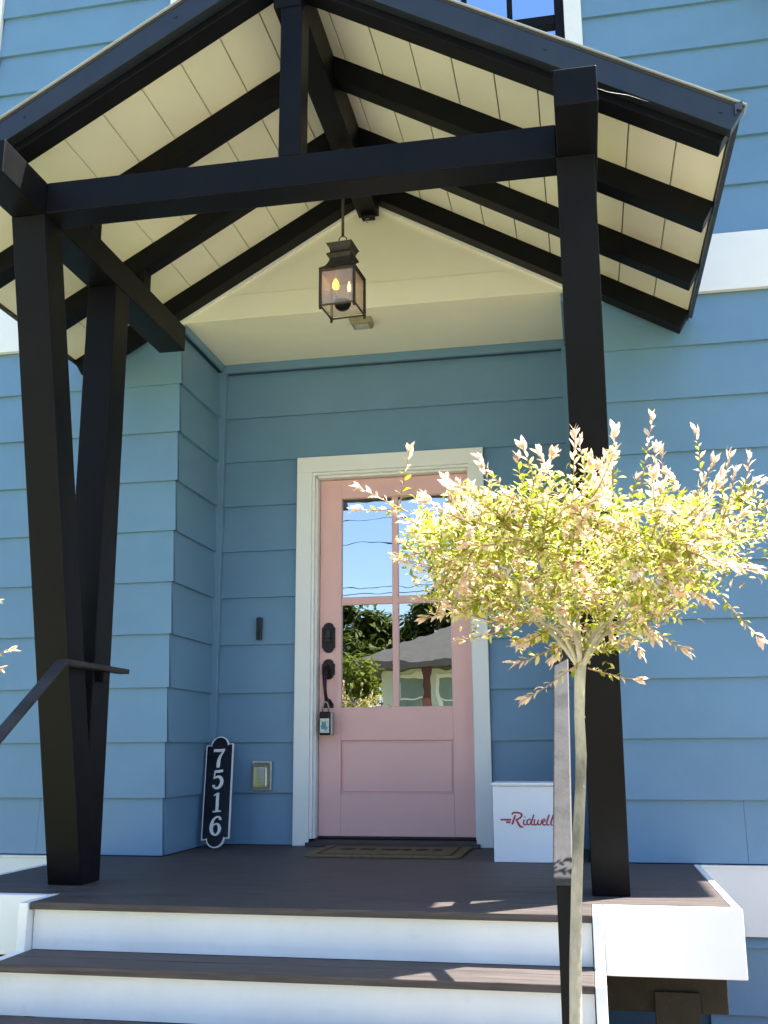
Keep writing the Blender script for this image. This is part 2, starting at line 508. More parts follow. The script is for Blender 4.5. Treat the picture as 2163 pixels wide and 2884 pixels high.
# upper window
WX0, WX1, WZ0, WZ1 = -0.660, 1.580, 3.98, 5.42
win = MB()
for a, b in (((WX0 - .094, YF - .024, WZ0 - .10), (WX0, YF + .03, WZ1 + .1)), ((WX1, YF - .024, WZ0 - .10), (WX1 + .094, YF + .03, WZ1 + .1)),
             ((WX0, YF - .024, WZ1), (WX1, YF + .03, WZ1 + .1)), ((WX0, YF - .034, WZ0 - .10), (WX1, YF + .03, WZ0))):
    win.box(a, b)
wobj = win.build('window', WHITE, house, 0.002)
fr = MB()
wu = (WX1 - WX0) / 3
for i in range(4):
    xc_ = WX0 + i * wu
    h0 = 0 if i == 0 else 0.052
    h1 = 0 if i == 3 else 0.052
    fr.box((xc_ - h0, YF - 0.004, WZ0), (xc_ + h1, YF + 0.06, WZ1))
for i in range(3):
    xa, xb = WX0 + i * wu + 0.052, WX0 + (i + 1) * wu - 0.052
    fr.box((xa, YF - 0.004, WZ0), (xb, YF + 0.06, WZ0 + 0.05)); fr.box((xa, YF - 0.004, WZ1 - 0.05), (xb, YF + 0.06, WZ1))
    fr.box((xa, YF + 0.004, 4.452), (xb, YF + 0.05, 4.512))
fr.build('window_frame', BLACK, wobj, 0.002)
for i in range(3):
    xa, xb = WX0 + i * wu + 0.052, WX0 + (i + 1) * wu - 0.052
    MB().box((xa, YF + 0.034, WZ0 + .05), (xb, YF + 0.040, 4.452)).build('window_pane', G_WIN, wobj)
    MB().box((xa, YF + 0.026, 4.512), (xb, YF + 0.032, WZ1 - .05)).build('window_pane', G_WIN, wobj)
    for j in (1, 2):
        xm = xa + (xb - xa) * j / 3 if i != 2 else (1.022, 1.280)[j - 1]
        B((xm - .015, YF + .010, 4.512), (xm + .015, YF + .026, WZ1 - .05)).build('muntin', BLACK, wobj)

# ------------------------------------------------------------------ door and casing
fr = MB()
fr.box((-0.107, -0.024, 0.0), (-0.016, 0.0, 2.120)); fr.box((0.911, -0.024, 0.0), (1.001, 0.0, 2.120)); fr.box((-0.107, -0.024, 2.120), (1.001, 0.0, 2.214))
casing = fr.build('door_casing', WHITE, house, 0.003)
fr = MB()
fr.box((-0.016, -0.012, 0.036), (0.000, 0.12, 2.104)); fr.box((0.000, 0.012, 0.036), (0.013, 0.12, 2.0895))
fr.box((0.916, -0.012, 0.036), (0.9305, 0.12, 2.104)); fr.box((0.904, 0.012, 0.036), (0.916, 0.12, 2.0895))
fr.box((-0.016, -0.012, 2.104), (0.9305, 0.12, 2.1195)); fr.box((0.013, 0.012, 2.0895), (0.904, 0.12, 2.104))
fr.build('door_jamb', WHITE, house, 0.002)
MB().prism([(-0.045, 0.0), (-0.040, 0.016), (0.02, 0.030), (0.13, 0.034), (0.13, 0.0)], 'x', -0.03, 0.93).build('threshold', THRESH, house, 0.002)
DX0, DX1, DZ0, DZ1, DY = 0.017, 0.900, 0.046, 2.086, 0.066
px = (0.145, 0.446, 0.482, 0.785)
pz = (0.748, 1.335, 1.379, 1.972)
d = MB()
d.box((DX0, DY, DZ0), (px[0], DY + .045, DZ1)); d.box((px[3], DY, DZ0), (DX1, DY + .045, DZ1))
d.box((px[0], DY, pz[3]), (px[3], DY + .045, DZ1)); d.box((px[0], DY, 0.562), (px[3], DY + .045, pz[0]))
d.box((px[0], DY, DZ0), (px[3], DY + .045, 0.272)); d.box((px[0], DY + .013, 0.272), (px[3], DY + .045, 0.562))
door = d.build('front_door', PINK, house, 0.003)
dm = MB(); dm.box((0.156, DY + 0.006, 0.283), (0.774, DY + 0.0128, 0.551)); dm.build('door_panel', PINK, door, 0.006)
mu = MB()
mu.box((px[1], DY + .004, pz[0]), (px[2], DY + .040, pz[3])); mu.box((px[0], DY + .0042, pz[1]), (px[1], DY + .040, pz[2])); mu.box((px[2], DY + .0042, pz[1]), (px[3], DY + .040, pz[2]))
mu.build('door_muntin', PINK, door, 0.004)
for xa, xb in ((px[0], px[1]), (px[2], px[3])):
    for za, zb_ in ((pz[0], pz[1]), (pz[2], pz[3])):
        MB().box((xa, DY + .022, za), (xb, DY + .028, zb_)).build('door_pane', G_DOOR, door)
sw = MB(); sw.box((DX0, DY - .004, DZ0 - .011), (DX1, DY + .03, DZ0 - .001)); sw.build('door_sweep', THRESH, door)

def plate(cx, z0, z1, w, y0, y1):
    """escutcheon: straight sides, shouldered round ends"""
    r = w * 0.5
    pts = []
    sh = r * 0.30
    for k in range(0, 9):
        a = math.pi * k / 8
        pts.append((cx + (r - sh * 0.6) * math.cos(a), z1 - r * 0.72 + r * 0.72 * math.sin(a)))
    pts.append((cx - r, z1 - r * 0.72)); pts.append((cx - r, z0 + r * 0.72))
    for k in range(0, 9):
        a = math.pi + math.pi * k / 8
        pts.append((cx + (r - sh * 0.6) * math.cos(a), z0 + r * 0.72 + r * 0.72 * math.sin(a)))
    pts.append((cx + r, z0 + r * 0.72)); pts.append((cx + r, z1 - r * 0.72))
    return MB().prism(pts, 'y', y0, y1)
pl = plate(0.072, 1.057, 1.232, 0.078, DY - 0.012, DY - 0.0005)
pl.lathe([(0.0, 0), (0.026, 0), (0.026, 0.0)], (0.072, DY - 0.013, 1.14))
dbolt = pl.build('deadbolt', BRONZE, door, 0.002)
MB().prism([(0.058 + 0, 1.12), (0.086, 1.12), (0.086, 1.19), (0.058, 1.19)], 'y', DY - 0.022, DY - 0.0125).build('keypad_cover', THRESH, door, 0.006)
pl = plate(0.072, 0.905, 1.022, 0.076, DY - 0.012, DY - 0.0005)
pl.prism(*( [(0.060 + 0.012 * math.cos(t), 0.975 + 0.018 * math.sin(t)) for t in [2 * math.pi * k / 12 for k in range(12)]], 'y'), DY - 0.03, DY - 0.0125)
path = []
for k in range(13):
    t = k / 12
    path.append((0.062 + 0.008 * t, DY - 0.014 - 0.052 * math.sin(math.pi * (0.06 + 0.90 * t)) ** 0.7, 0.972 - 0.200 * t))
pl.tube(path, [0.016, 0.0165, 0.016, 0.0145, 0.013, 0.012, 0.0115, 0.0105, 0.010, 0.010, 0.0105, 0.012, 0.014], 10)
pl.prism([(0.040, 0.745), (0.103, 0.745), (0.103, 0.765), (0.086, 0.792), (0.072, 0.800), (0.057, 0.792), (0.040, 0.765)], 'y', DY - 0.012, DY - 0.0005)
pl.build('door_handle', BRONZE, door, 0.0015)

kb = thing('key_lockbox', 'black and steel key lockbox hanging from the handle of the pink door', 'lockbox', (0.075, -0.01, 0.59))
B((0.041, -0.022, 0.592), (0.102, 0.022, 0.722)).build('body', SIGNB, kb, 0.006)
B((0.1025, -0.020, 0.592), (0.117, 0.030, 0.720)).build('side_cover', STEEL, kb, 0.006)
B((0.046, -0.0245, 0.606), (0.099, -0.0225, 0.684)).build('sticker', STICKER, kb)
MB().prism([(0.052, 0.640), (0.060, 0.672), (0.072, 0.660), (0.078, 0.675), (0.083, 0.642), (0.092, 0.632), (0.080, 0.618), (0.066, 0.628), (0.058, 0.622)], 'y', -0.0256, -0.0248).build('sticker_print', STICKERB, kb)
MB().tube([(0.055, 0.0, 0.722), (0.055, 0.0, 0.752), (0.062, 0.0, 0.772), (0.072, 0.0, 0.778), (0.082, 0.0, 0.772), (0.089, 0.0, 0.752), (0.089, 0.0, 0.722)], 0.005, 8).build('shackle', STEEL, kb, smooth=True)

# ------------------------------------------------------------------ porch deck and steps
deck = thing('porch_deck', 'dark brown composite porch deck with white fascia boards', 'porch deck', (0.5, -1.0, GZ))
for k in range(9):
    y1 = -0.752 - 0.138 * k
    B((-0.975, y1 - 0.138 + 0.0025, -0.024), (1.955, y1, 0.0)).build('deck_board', DECK, deck, 0.0015)
B((-0.975, -0.752 + 0.0025, -0.024), (1.955, -0.686, 0.0)).build('deck_board', DECK, deck, 0.0015)
for k in range(5):
    y1 = 0.0 - 0.138 * k
    if y1 < -0.65: continue
    B((XC + 0.003, max(y1 - 0.134, -0.684), -0.024), (XR - 0.003, y1, 0.0)).build('deck_board', DECK, deck, 0.0015)
B((-0.9745, -1.995, -0.16), (1.9545, 0.0, -0.030)).build('deck_joists', RAWWOOD, deck)
B((1.5385, -2.052, -0.212), (1.984, -1.996, 0.001)).build('fascia_board', WHITE, deck, 0.004)
B((-1.004, -2.040, -0.212), (-0.4665, -1.996, -0.003)).build('fascia_board', WHITE, deck, 0.004)
B((1.957, -1.9955, -0.212), (1.984, -0.696, 0.001)).build('fascia_board', WHITE, deck, 0.004)
B((-1.004, -1.9955, -0.212), (-0.977, -0.696, 0.001)).build('fascia_board', WHITE, deck, 0.004)
B((-0.90, -1.80, -0.372), (1.945, -1.70, -0.214)).build('deck_beam', RAWWOOD, deck, 0.004)
B((1.700, -1.822, GZ), (1.850, -1.801, -0.372 + 0.07)).build('post_strap', RAWWOOD, deck, 0.003)
for x in (1.70, -0.80):
    B((x + 0.012, -1.80, GZ), (x + 0.138, -1.70, -0.3725)).build('deck_post', RAWWOOD, deck, 0.006)

steps = thing('porch_steps', 'porch steps with brown treads and white risers between the two handrails', 'steps', (0.53, -2.5, GZ))
RISE, RUN, NOSE = 0.160, 0.228, -2.228
SX0, SX1 = -0.430, 1.503
for k in range(5):
    z, yn = -RISE * k, NOSE - RUN * k
    if k == 0:
        B((SX0, yn, -0.024), (SX1, -1.998, 0.0)).build('tread', DECK, steps, 0.003)
    else:
        yb_ = yn + RUN + 0.048
        ym = yn + 0.138
        B((SX0, yn, z - 0.024), (SX1, ym - 0.002, z)).build('tread', DECK, steps, 0.003)
        B((SX0, ym + 0.002, z - 0.024), (SX1, yb_ - 0.016, z)).build('tread', DECK, steps, 0.003)
    zl = max(z - RISE, GZ)
    if z - 0.026 > GZ:
        B((SX0 + 0.002, yn + 0.034, zl + 0.0005 if k < 4 else GZ), (SX1 - 0.002, yn + 0.050, z - 0.0245)).build('riser', STEPWHITE, steps, 0.001)
for x0, x1 in ((1.5045, 1.5375), (-0.4655, -0.4315)):
    poly = [(-1.9965, -0.24), (-1.9965, 0.0005 if x0 > 0 else -0.002)]
    for k in range(5):
        z, yn = -RISE * k, NOSE - RUN * k
        poly.append((yn - 0.010, z + 0.0005 if k else (0.0005 if x0 > 0 else -0.002)))
        if k < 4: poly.append((yn - 0.010, z - RISE + 0.0005))
    poly.append((NOSE - RUN * 4 - 0.01, GZ)); poly.append((NOSE - RUN * 3 + 0.05, GZ))
    MB().prism(poly, 'x', x0, x1).build('stringer', WHITE, steps, 0.003)

# ------------------------------------------------------------------ canopy
can = thing('porch_canopy', 'black timber gabled porch canopy on leaning V posts with cream boarded underside', 'porch canopy', (0.467, -1.6, 0.0))
UZ = RZ + 0.112                                     # underside of the boards at the ridge
def zu(x): return UZ - RS * abs(x - RX)
YA, YB = -2.413, YF + 0.0                           # boards from the front barge to the wall
ds = [0.004, 0.1425, 0.310, 0.4775, 0.645, 0.8125, 0.980, 1.1475, 1.315, 1.4825, 1.643]
th = 0.020
nrm = math.hypot(1, RS)
for s in (-1, 1):
    for i in range(len(ds) - 1):
        d0, d1 = ds[i] + 0.0024, ds[i + 1] - 0.0024
        dz = rnd.uniform(-0.0012, 0.0012)
        poly = [(RX + s * d0, UZ - RS * d0 + dz), (RX + s * d1, UZ - RS * d1 + dz), (RX + s * d1, UZ - RS * d1 + th), (RX + s * d0, UZ - RS * d0 + th)]
        MB().prism(poly, 'y', YA, YB).build('soffit_board', CREAM, can, 0.0015)
    poly = [(RX, UZ + th + 0.001), (RX + s * 1.652, UZ - RS * 1.652 + th + 0.001), (RX + s * 1.652, UZ - RS * 1.652 + th + 0.014), (RX, UZ + th + 0.014)]
    MB().prism(poly, 'y', -2.462, YF - 0.0225).build('roof_covering', ROOFING, can)
    # metal drip edge along the eave
    de = RX + s * 1.6445
    poly = [(de, UZ - RS * 1.6445 - 0.018), (de + s * 0.004, UZ - RS * 1.6445 - 0.018), (de + s * 0.004, UZ - RS * 1.6445 + 0.002), (de + s * 0.024, UZ - RS * 1.6445 - 0.004),
            (de + s * 0.026, UZ - RS * 1.6445 + 0.030), (de, UZ - RS * 1.6445 + 0.0195)]
    MB().prism(poly, 'y', -2.470, YF - 0.024).build('drip_edge', DRIP, can)
    # front barge board with its metal cap, coloured pale as if sunlit
    b0, b1 = 0.0, 1.672
    poly = [(RX + s * b0, UZ - 0.080), (RX + s * 1.628, UZ - RS * 1.628 - 0.080), (RX + s * 1.681, UZ - RS * 1.681 + 0.036), (RX + s * b0, UZ + 0.036)]
    MB().prism(poly, 'y', -2.460, -2.4135).build('barge_board', FASCIA, can, 0.002)
    poly = [(RX + s * b0, UZ + 0.0365), (RX + s * 1.684, UZ - RS * 1.684 + 0.0365), (RX + s * 1.686, UZ - RS * 1.684 + 0.0405), (RX + s * b0, UZ + 0.0405)]
    MB().prism(poly, 'y', -2.470, -2.405).build('barge_cap', CAPM, can)
    for dd in (0.40, 1.02, 1.60):
        sc = MB()
        xx, zz = RX + s * dd, UZ - RS * dd - 0.022
        sc.prism([(xx + 0.0065 * math.cos(t), zz + 0.0065 * math.sin(t)) for t in [2 * math.pi * k / 10 for k in range(10)]], 'y', -2.4635, -2.4602)
        sc.build('screw_head', FASCIA, can)
# rafters: square-cut tails
pd = 0.098
nx, nz = RS / nrm, 1 / nrm
for yb_ in (YF - 0.0305, -1.209, -1.762, -2.321):
    for s in (-1, 1):
        dt = 1.600
        bx, bz = RX + s * dt, RZ - RS * dt                   # foot of the tail
        tx, tz = bx + s * pd * nx, bz + pd * nz              # head of the tail
        poly = [(RX, RZ), (bx, bz), (tx, tz), (RX, RZ + 0.1115)]
        MB().prism(poly, 'y', yb_ - 0.090, yb_).build('rafter', BLACK, can, 0.003)
# ridge beam: moulded inner end, slight run-out of true
xa, xb = 0.505, 0.484
hw = 0.056
def ridge_sec(y, x, zlo):
    return [(x - hw, y, zlo), (x + hw, y, zlo), (x + hw, y, 3.54), (x - hw, y, 3.54)]
m = MB()
p0, p1 = ridge_sec(-2.4105, xa, 3.338), ridge_sec(YF - 0.075, xb, 3.338)
m.hexa([p0[0], p0[1], p1[1], p1[0], p0[3], p0[2], p1[2], p1[3]])
m.box((xb - 0.036, -0.800, 3.316), (xb + 0.036, YF - 0.075, 3.3375))
m.build('ridge_beam', BLACK, can, 0.004)
ek = [(xb + 0.012 * math.cos(t), -0.775, 3.303 + 0.012 * math.sin(t)) for t in [2 * math.pi * k / 14 - 0.6 for k in range(13)]]
MB().tube([(xb, -0.775, 3.3155)] + ek[3:], 0.0022, 6).build('screw_eye', STEEL, can, smooth=True)
# side beams, tie beam, king post
for x0, x1 in ((-0.606, -0.465), (1.509, 1.651)):
    B((x0, -2.710, 2.560), (x1, -0.945, 2.694)).build('side_beam', BLACK, can, 0.004)
    for yb_ in (-1.209, -1.762):
        xm = x0 if x0 < 0 else x1
        xin = (x0 + 0.075) if x0 < 0 else (x1 - 0.075)
        sgn = 1 if x0 < 0 else -1
        zs_ = zb(xm) + 0.004
        MB().prism([(xm + sgn * 0.022, 2.6945), (xin - sgn * 0.022, 2.6945), (xin - sgn * 0.022, zb(xin - sgn * 0.022) + 0.003), (xm + sgn * 0.022, zb(xm + sgn * 0.022) + 0.003)], 'y', yb_ - 0.085, yb_ - 0.005).build('rafter_block', BLACK, can)
B((-0.4645, -2.404, 2.5615), (1.5085, -2.276, 2.692)).build('tie_beam', BLACK, can, 0.004)
B((0.478, -2.4035, 2.6925), (0.563, -2.298, 3.40)).build('king_post', BLACK, can, 0.004)
# V posts: a plumb rear leg and a leaning front leg
for x0, x1 in ((-0.606, -0.465), (1.506, 1.640)):
    sh = 0.0 if x0 < 0 else -0.012
    zt = 2.5595
    poly = [(-1.782 + sh, 0.0005), (-2.408, zt), (-2.270, zt), (-1.645 + sh, 0.0005)]
    MB().prism(poly, 'x', x0, x1).build('front_leg', BLACK, can, 0.004)
    poly = [(-1.764 + sh, 0.0008), (-1.764, zt), (-1.620, zt), (-1.610 + sh * 0.5, 0.0008)]
    MB().prism(poly, 'x', x0 + 0.003, x1 - 0.003).build('rear_leg', BLACK, can, 0.004)

# ------------------------------------------------------------------ handrails
def handrail(x0, x1, post_x, label, name='handrail'):
    h = thing(name, label, 'handrail', ((x0 + x1) / 2, -2.3, GZ), 'handrails beside the porch steps')
    zt, tk = 0.858, 0.021
    yb1, yk, ye = -1.540, -2.085, -3.020
    sl = 0.70
    m = MB()
    m.prism([(yb1, zt - tk), (yb1, zt), (yk, zt), (ye, zt - sl * (yk - ye)), (ye - 0.004, zt - sl * (yk - ye) - tk), (yk - 0.006, zt - tk)], 'x', x0, x1)
    m.build('rail', RAILM, h, 0.004)
    # newel under the lower end, stub bracket at the porch post
    zn = zt - sl * (yk + 2.945) - tk - 0.012
    xm = (x0 + x1) / 2
    MB().box((xm - 0.019, -2.965, -0.48 if False else -RISE * 4), (xm + 0.019, -2.927, zn - 0.0)).build('newel', BLACK, h, 0.003)
    MB().box((min(xm, post_x), -1.735, zt - tk - 0.045), (max(xm, post_x), -1.685, zt - tk - 0.0005)).build('bracket', BLACK, h, 0.003)
    return h
handrail(1.416, 1.466, 1.5085, 'dark handrail with a sunlit top beside the little tree trunk')
handrail(-0.4645 + 0.001, -0.4645 + 0.051, -0.4645 + 0.004, 'dark handrail bending down past the V post left of the house number sign')

# ------------------------------------------------------------------ lantern
LX, LY, LW, LYAW = 0.4996, -1.43, 0.0855, -0.085
lan = thing('hanging_lantern', 'dark copper four-sided lantern with a lit bulb hanging from the ridge beam', 'lantern', (LX, LY, 2.45))
MB().tube([(LX, LY, 2.868), (LX, LY, 3.300)], 0.0068, 10).build('rod', LANT, lan, smooth=True)
MB().lathe([(0.03, 0), (0.032, 0.008), (0.012, 0.02), (0.0, 0.02)], (LX, LY, 3.2995)).build('canopy_cup', LANT, lan, smooth=True)
m = MB()
rg = [(LX + 0.0185 * math.cos(t), LY, 2.848 + 0.0185 * math.sin(t)) for t in [2 * math.pi * k / 18 for k in range(19)]]
m.tube(rg, 0.0026, 6)
rg = [(LX, LY + 0.010 * math.cos(t), 2.824 + 0.013 * math.sin(t)) for t in [2 * math.pi * k / 12 for k in range(13)]]
m.tube(rg, 0.0026, 6)
m.build('ring', LANT, lan, smooth=True)
MB().loft_square([(0.062, 2.808), (0.063, 2.811), (0.046, 2.814), (0.008, 2.818)], LX, LY, LYAW).loft_square(
    [(0.060, 2.8078), (0.050, 2.788), (0.047, 2.774)], LX, LY, LYAW, cap=False).loft_square(
    [(0.0465, 2.7745), (0.049, 2.768), (0.060, 2.760), (0.0615, 2.754), (0.051, 2.744), (0.048, 2.740)], LX, LY, LYAW, cap=False).build('cap', LANT, lan, 0.0008)
MB().loft_square([(0.0475, 2.7395), (0.050, 2.728), (0.056, 2.712), (0.066, 2.695), (0.086, 2.679), (0.0885, 2.672), (0.084, 2.672)], LX, LY, LYAW, cap=False).build('flared_hood', LANT, lan, 0.0006)
c_, s_ = math.cos(LYAW), math.sin(LYAW)
def lp(a, b, z): return (LX + LW * (a * c_ - b * s_), LY + LW * (a * s_ + b * c_), z)
m = MB()
for a, b in ((-1, -1), (1, -1), (1, 1), (-1, 1)):
    x, y, _ = lp(a * 0.95, b * 0.95, 0)
    m.loft_square([(0.0055, 2.484), (0.0055, 2.6715)], x, y, LYAW)
    m.lathe([(0.0, -0.012), (0.005, -0.010), (0.007, -0.005), (0.005, 0.0)], (x, y, 2.4845), 8)
for zz, hh in ((2.4925, 0.006), (2.6655, 0.0058)):
    for k in range(4):
        P = [lp(a * .95, b * .95, zz) for a, b in ((-1, -1), (1, -1), (1, 1), (-1, 1))]
        m.tube([P[k], P[(k + 1) % 4]], hh, 4)
m.build('frame', LANT, lan)
for k in range(4):
    q = ((-1, -1), (1, -1), (1, 1), (-1, 1))
    (a0, b0), (a1, b1) = q[k], q[(k + 1) % 4]
    f = 0.90
    g0, g1 = lp(a0 * f, b0 * f, 2.4985), lp(a1 * f, b1 * f, 2.4985)
    nvec = Vector((g1[1] - g0[1], g0[0] - g1[0], 0)).normalized() * 0.001
    m = MB()
    vs = []
    for sg_ in (1, -1):
        vs += [Vector(g0) + nvec * sg_, Vector(g1) + nvec * sg_, Vector((g1[0], g1[1], 2.660)) + nvec * sg_, Vector((g0[0], g0[1], 2.660)) + nvec * sg_]
    m.hexa([vs[0], vs[1], vs[5], vs[4], vs[3], vs[2], vs[6], vs[7]])
    m.build('glass_pane', G_LANT, lan)
MB().lathe([(0.0, -0.042), (0.018, -0.040), (0.031, -0.030), (0.039, -0.014), (0.040, 0.0), (0.036, 0.006), (0.0, 0.006)], (LX, LY, 2.534), 20).build('socket_bowl', BLACK, lan, smooth=True)
for (ox, oy, zb0, r, mt, nm) in ((-0.030, -0.012, 2.555, 0.0165, BULB, 'bulb'), (0.030, 0.004, 2.545, 0.0095, BULBDIM, 'bulb')):
    MB().lathe([(0.0, 0), (0.009, 0), (0.009, 0.035), (0.0, 0.035)], (LX + ox, LY + oy, zb0), 12).build('candle_sleeve', PLASTICL, lan, smooth=True)
    MB().lathe([(0.006, 0), (r * 0.9, 0.010), (r, 0.022), (r * 0.82, 0.036), (r * 0.45, 0.050), (0.0, 0.060)], (LX + ox, LY + oy, zb0 + 0.036), 14).build(nm, mt, lan, smooth=True)
# flat box on the recess ceiling
m = MB()
m.hexa([(0.345, -0.575, 2.800), (0.452, -0.575, 2.800), (0.452, -0.480, 2.800), (0.345, -0.480, 2.800),
        (0.330, -0.580, 2.8383), (0.458, -0.580, 2.8383), (0.458, -0.474, 2.8383), (0.330, -0.474, 2.8383)])
sen = thing('ceiling_sensor', 'small beige box fixed to the porch ceiling just below the lantern', 'sensor', (0.394, -0.527, 2.80))
m.build('housing', SENSOR, sen, 0.008)
B((0.36, -0.560, 2.7975), (0.437, -0.495, 2.8005)).build('lens_cover', PLASTIC, sen, 0.002)

# ------------------------------------------------------------------ small things on the porch
# strokes with width, used for numerals and lettering
def catmull(pts, n=6):
    out = []
    P = [pts[0]] + list(pts) + [pts[-1]]
    for i in range(1, len(P) - 2):
        for k in range(n):
            t = k / n
            out.append(tuple(0.5 * ((2 * P[i][j]) + (-P[i - 1][j] + P[i + 1][j]) * t + (2 * P[i - 1][j] - 5 * P[i][j] + 4 * P[i + 1][j] - P[i + 2][j]) * t * t
                             + (-P[i - 1][j] + 3 * P[i][j] - 3 * P[i + 1][j] + P[i + 2][j]) * t ** 3) for j in range(len(P[i]))))
    out.append(tuple(pts[-1]))
    return out
def stroke(m, pts, to_world, depth, smooth=True):
    """pts: (u, v, width); extruded ribbon in a plane given by to_world(u, v, d)"""
    pts = catmull(pts) if smooth else pts
    L, Rr = [], []
    for i, p in enumerate(pts):
        a = pts[max(i - 1, 0)]; b = pts[min(i + 1, len(pts) - 1)]
        dx, dy = b[0] - a[0], b[1] - a[1]
        ln = math.hypot(dx, dy) or 1
        px_, py_ = -dy / ln * p[2] / 2, dx / ln * p[2] / 2
        L.append((p[0] + px_, p[1] + py_)); Rr.append((p[0] - px_, p[1] - py_))
    n = len(pts)
    vs = [to_world(*q, depth) for q in L] + [to_world(*q, depth) for q in Rr] + [to_world(*q, 0) for q in L] + [to_world(*q, 0) for q in Rr]
    fs = []
    for i in range(n - 1):
        fs += [(i, i + 1, n + i + 1, n + i), (2 * n + i, i, i + 1, 2 * n + i + 1)[::-1], (n + i, n + i + 1, 3 * n + i + 1, 3 * n + i)]
    fs += [(0, n, 3 * n, 2 * n), (n - 1, 2 * n - 1, 4 * n - 1, 3 * n - 1)[::-1]]
    m.add(vs, fs)

# house number sign leaning in the corner
SB = Vector((-0.471, -0.24, 0.001)); syaw, slean, sroll, SH, SW = -0.029, 0.2806, -0.083, 0.611, 0.159
w0 = Vector((math.cos(syaw), math.sin(syaw), 0)); n0 = Vector((math.sin(syaw), -math.cos(syaw), 0))
u0 = Vector((0, 0, 1)) * math.cos(slean) - n0 * math.sin(slean)
sw_ = w0 * math.cos(sroll) - u0 * math.sin(sroll); su_ = w0 * math.sin(sroll) + u0 * math.cos(sroll)
sn_ = sw_.cross(su_).normalized()
def sp(u, v, dd=0.0): return tuple(SB + sw_ * u + su_ * v + sn_ * (dd + 0.012))
def sign_outline(ins):
    W, a, r, ch = SW / 2 - ins, 0.045, 0.052 - ins, 0.0
    zb0, zt0 = 0.045 + ins, SH - 0.045 - ins
    pts = [(W, zb0), (W, zt0), (r + 0.006, zt0)]
    for k in range(0, 13):
        t = math.pi * k / 12
        pts.append((r * math.cos(t), zt0 - 0.004 + ins * 0 + (SH - ins - zt0 + 0.004) * math.sin(t)))
    pts += [(-r - 0.006, zt0), (-W, zt0), (-W, zb0), (-r - 0.006, zb0)]
    for k in range(0, 13):
        t = math.pi + math.pi * k / 12
        pts.append((r * math.cos(t), zb0 + 0.004 + (zb0 + 0.004 - ins) * math.sin(t)))
    pts.append((r + 0.006, zb0))
    return pts
sign = thing('house_number_sign', 'black house number sign 7516 with white border leaning in the porch corner', 'house number', tuple(SB))
def splate(name, ins, d0, d1, mat):
    pts = sign_outline(ins); n = len(pts)
    m = MB()
    m.add([sp(u, v, d0) for u, v in pts] + [sp(u, v, d1) for u, v in pts],
          [tuple(range(n))[::-1], tuple(range(n, 2 * n))] + [(i, (i + 1) % n, (i + 1) % n + n, i + n) for i in range(n)])
    return m.build(name, mat, sign)
splate('border', 0.0, -0.012, 0.0, SIGNW)
splate('board', 0.0065, 0.0003, 0.0022, SIGNB)
DG = {
 '7': [[(-.30, .36, .03), (-.28, .47, .11), (-.20, .445, .15), (.05, .425, .15), (.32, .44, .13)],
       [(.30, .44, .06), (.20, .30, .09), (.06, .08, .14), (-.01, -.14, .19), (-.03, -.36, .20), (-.03, -.49, .16)]],
 '5': [[(-.20, .44, .14), (.05, .44, .15), (.27, .46, .13)],
       [(-.19, .50, .07), (-.21, .25, .07), (-.23, .06, .08)],
       [(-.23, .07, .05), (-.08, .15, .11), (.10, .13, .16), (.22, -.04, .19), (.20, -.26, .19), (.04, -.43, .14), (-.14, -.43, .11), (-.25, -.33, .11)],
       [(-.245, -.27, .13), (-.235, -.31, .16), (-.20, -.36, .10)]],
 '1': [[(-.19, .38, .05), (-.06, .43, .08), (.02, .48, .07)],
       [(.03, .50, .17), (.03, .2, .17), (.03, -.2, .17), (.03, -.44, .17)],
       [(-.20, -.465, .07), (.0, -.465, .08), (.26, -.465, .07)]],
 '6': [[(.26, .34, .12), (.20, .42, .10), (.06, .45, .09), (-.10, .36, .12), (-.21, .15, .17), (-.24, -.12, .19), (-.17, -.35, .16), (.0, -.46, .10), (.15, -.39, .14), (.235, -.18, .18), (.17, .03, .14), (.03, .10, .08), (-.10, .05, .07), (-.17, -.06, .06)],
       [(.25, .28, .13), (.25, .32, .15), (.22, .37, .10)]],
}
for ch, vc in zip('7516', (0.485, 0.366, 0.241, 0.116)):
    m = MB()
    for st in DG[ch]:
        stroke(m, [(u * 0.100 + 0.0, vc + v * 0.104, w * 0.100) for u, v, w in st], lambda u, v, dd: sp(u, v, 0.0023 + dd), 0.0025)
    m.build('digit', SIGNW, sign)

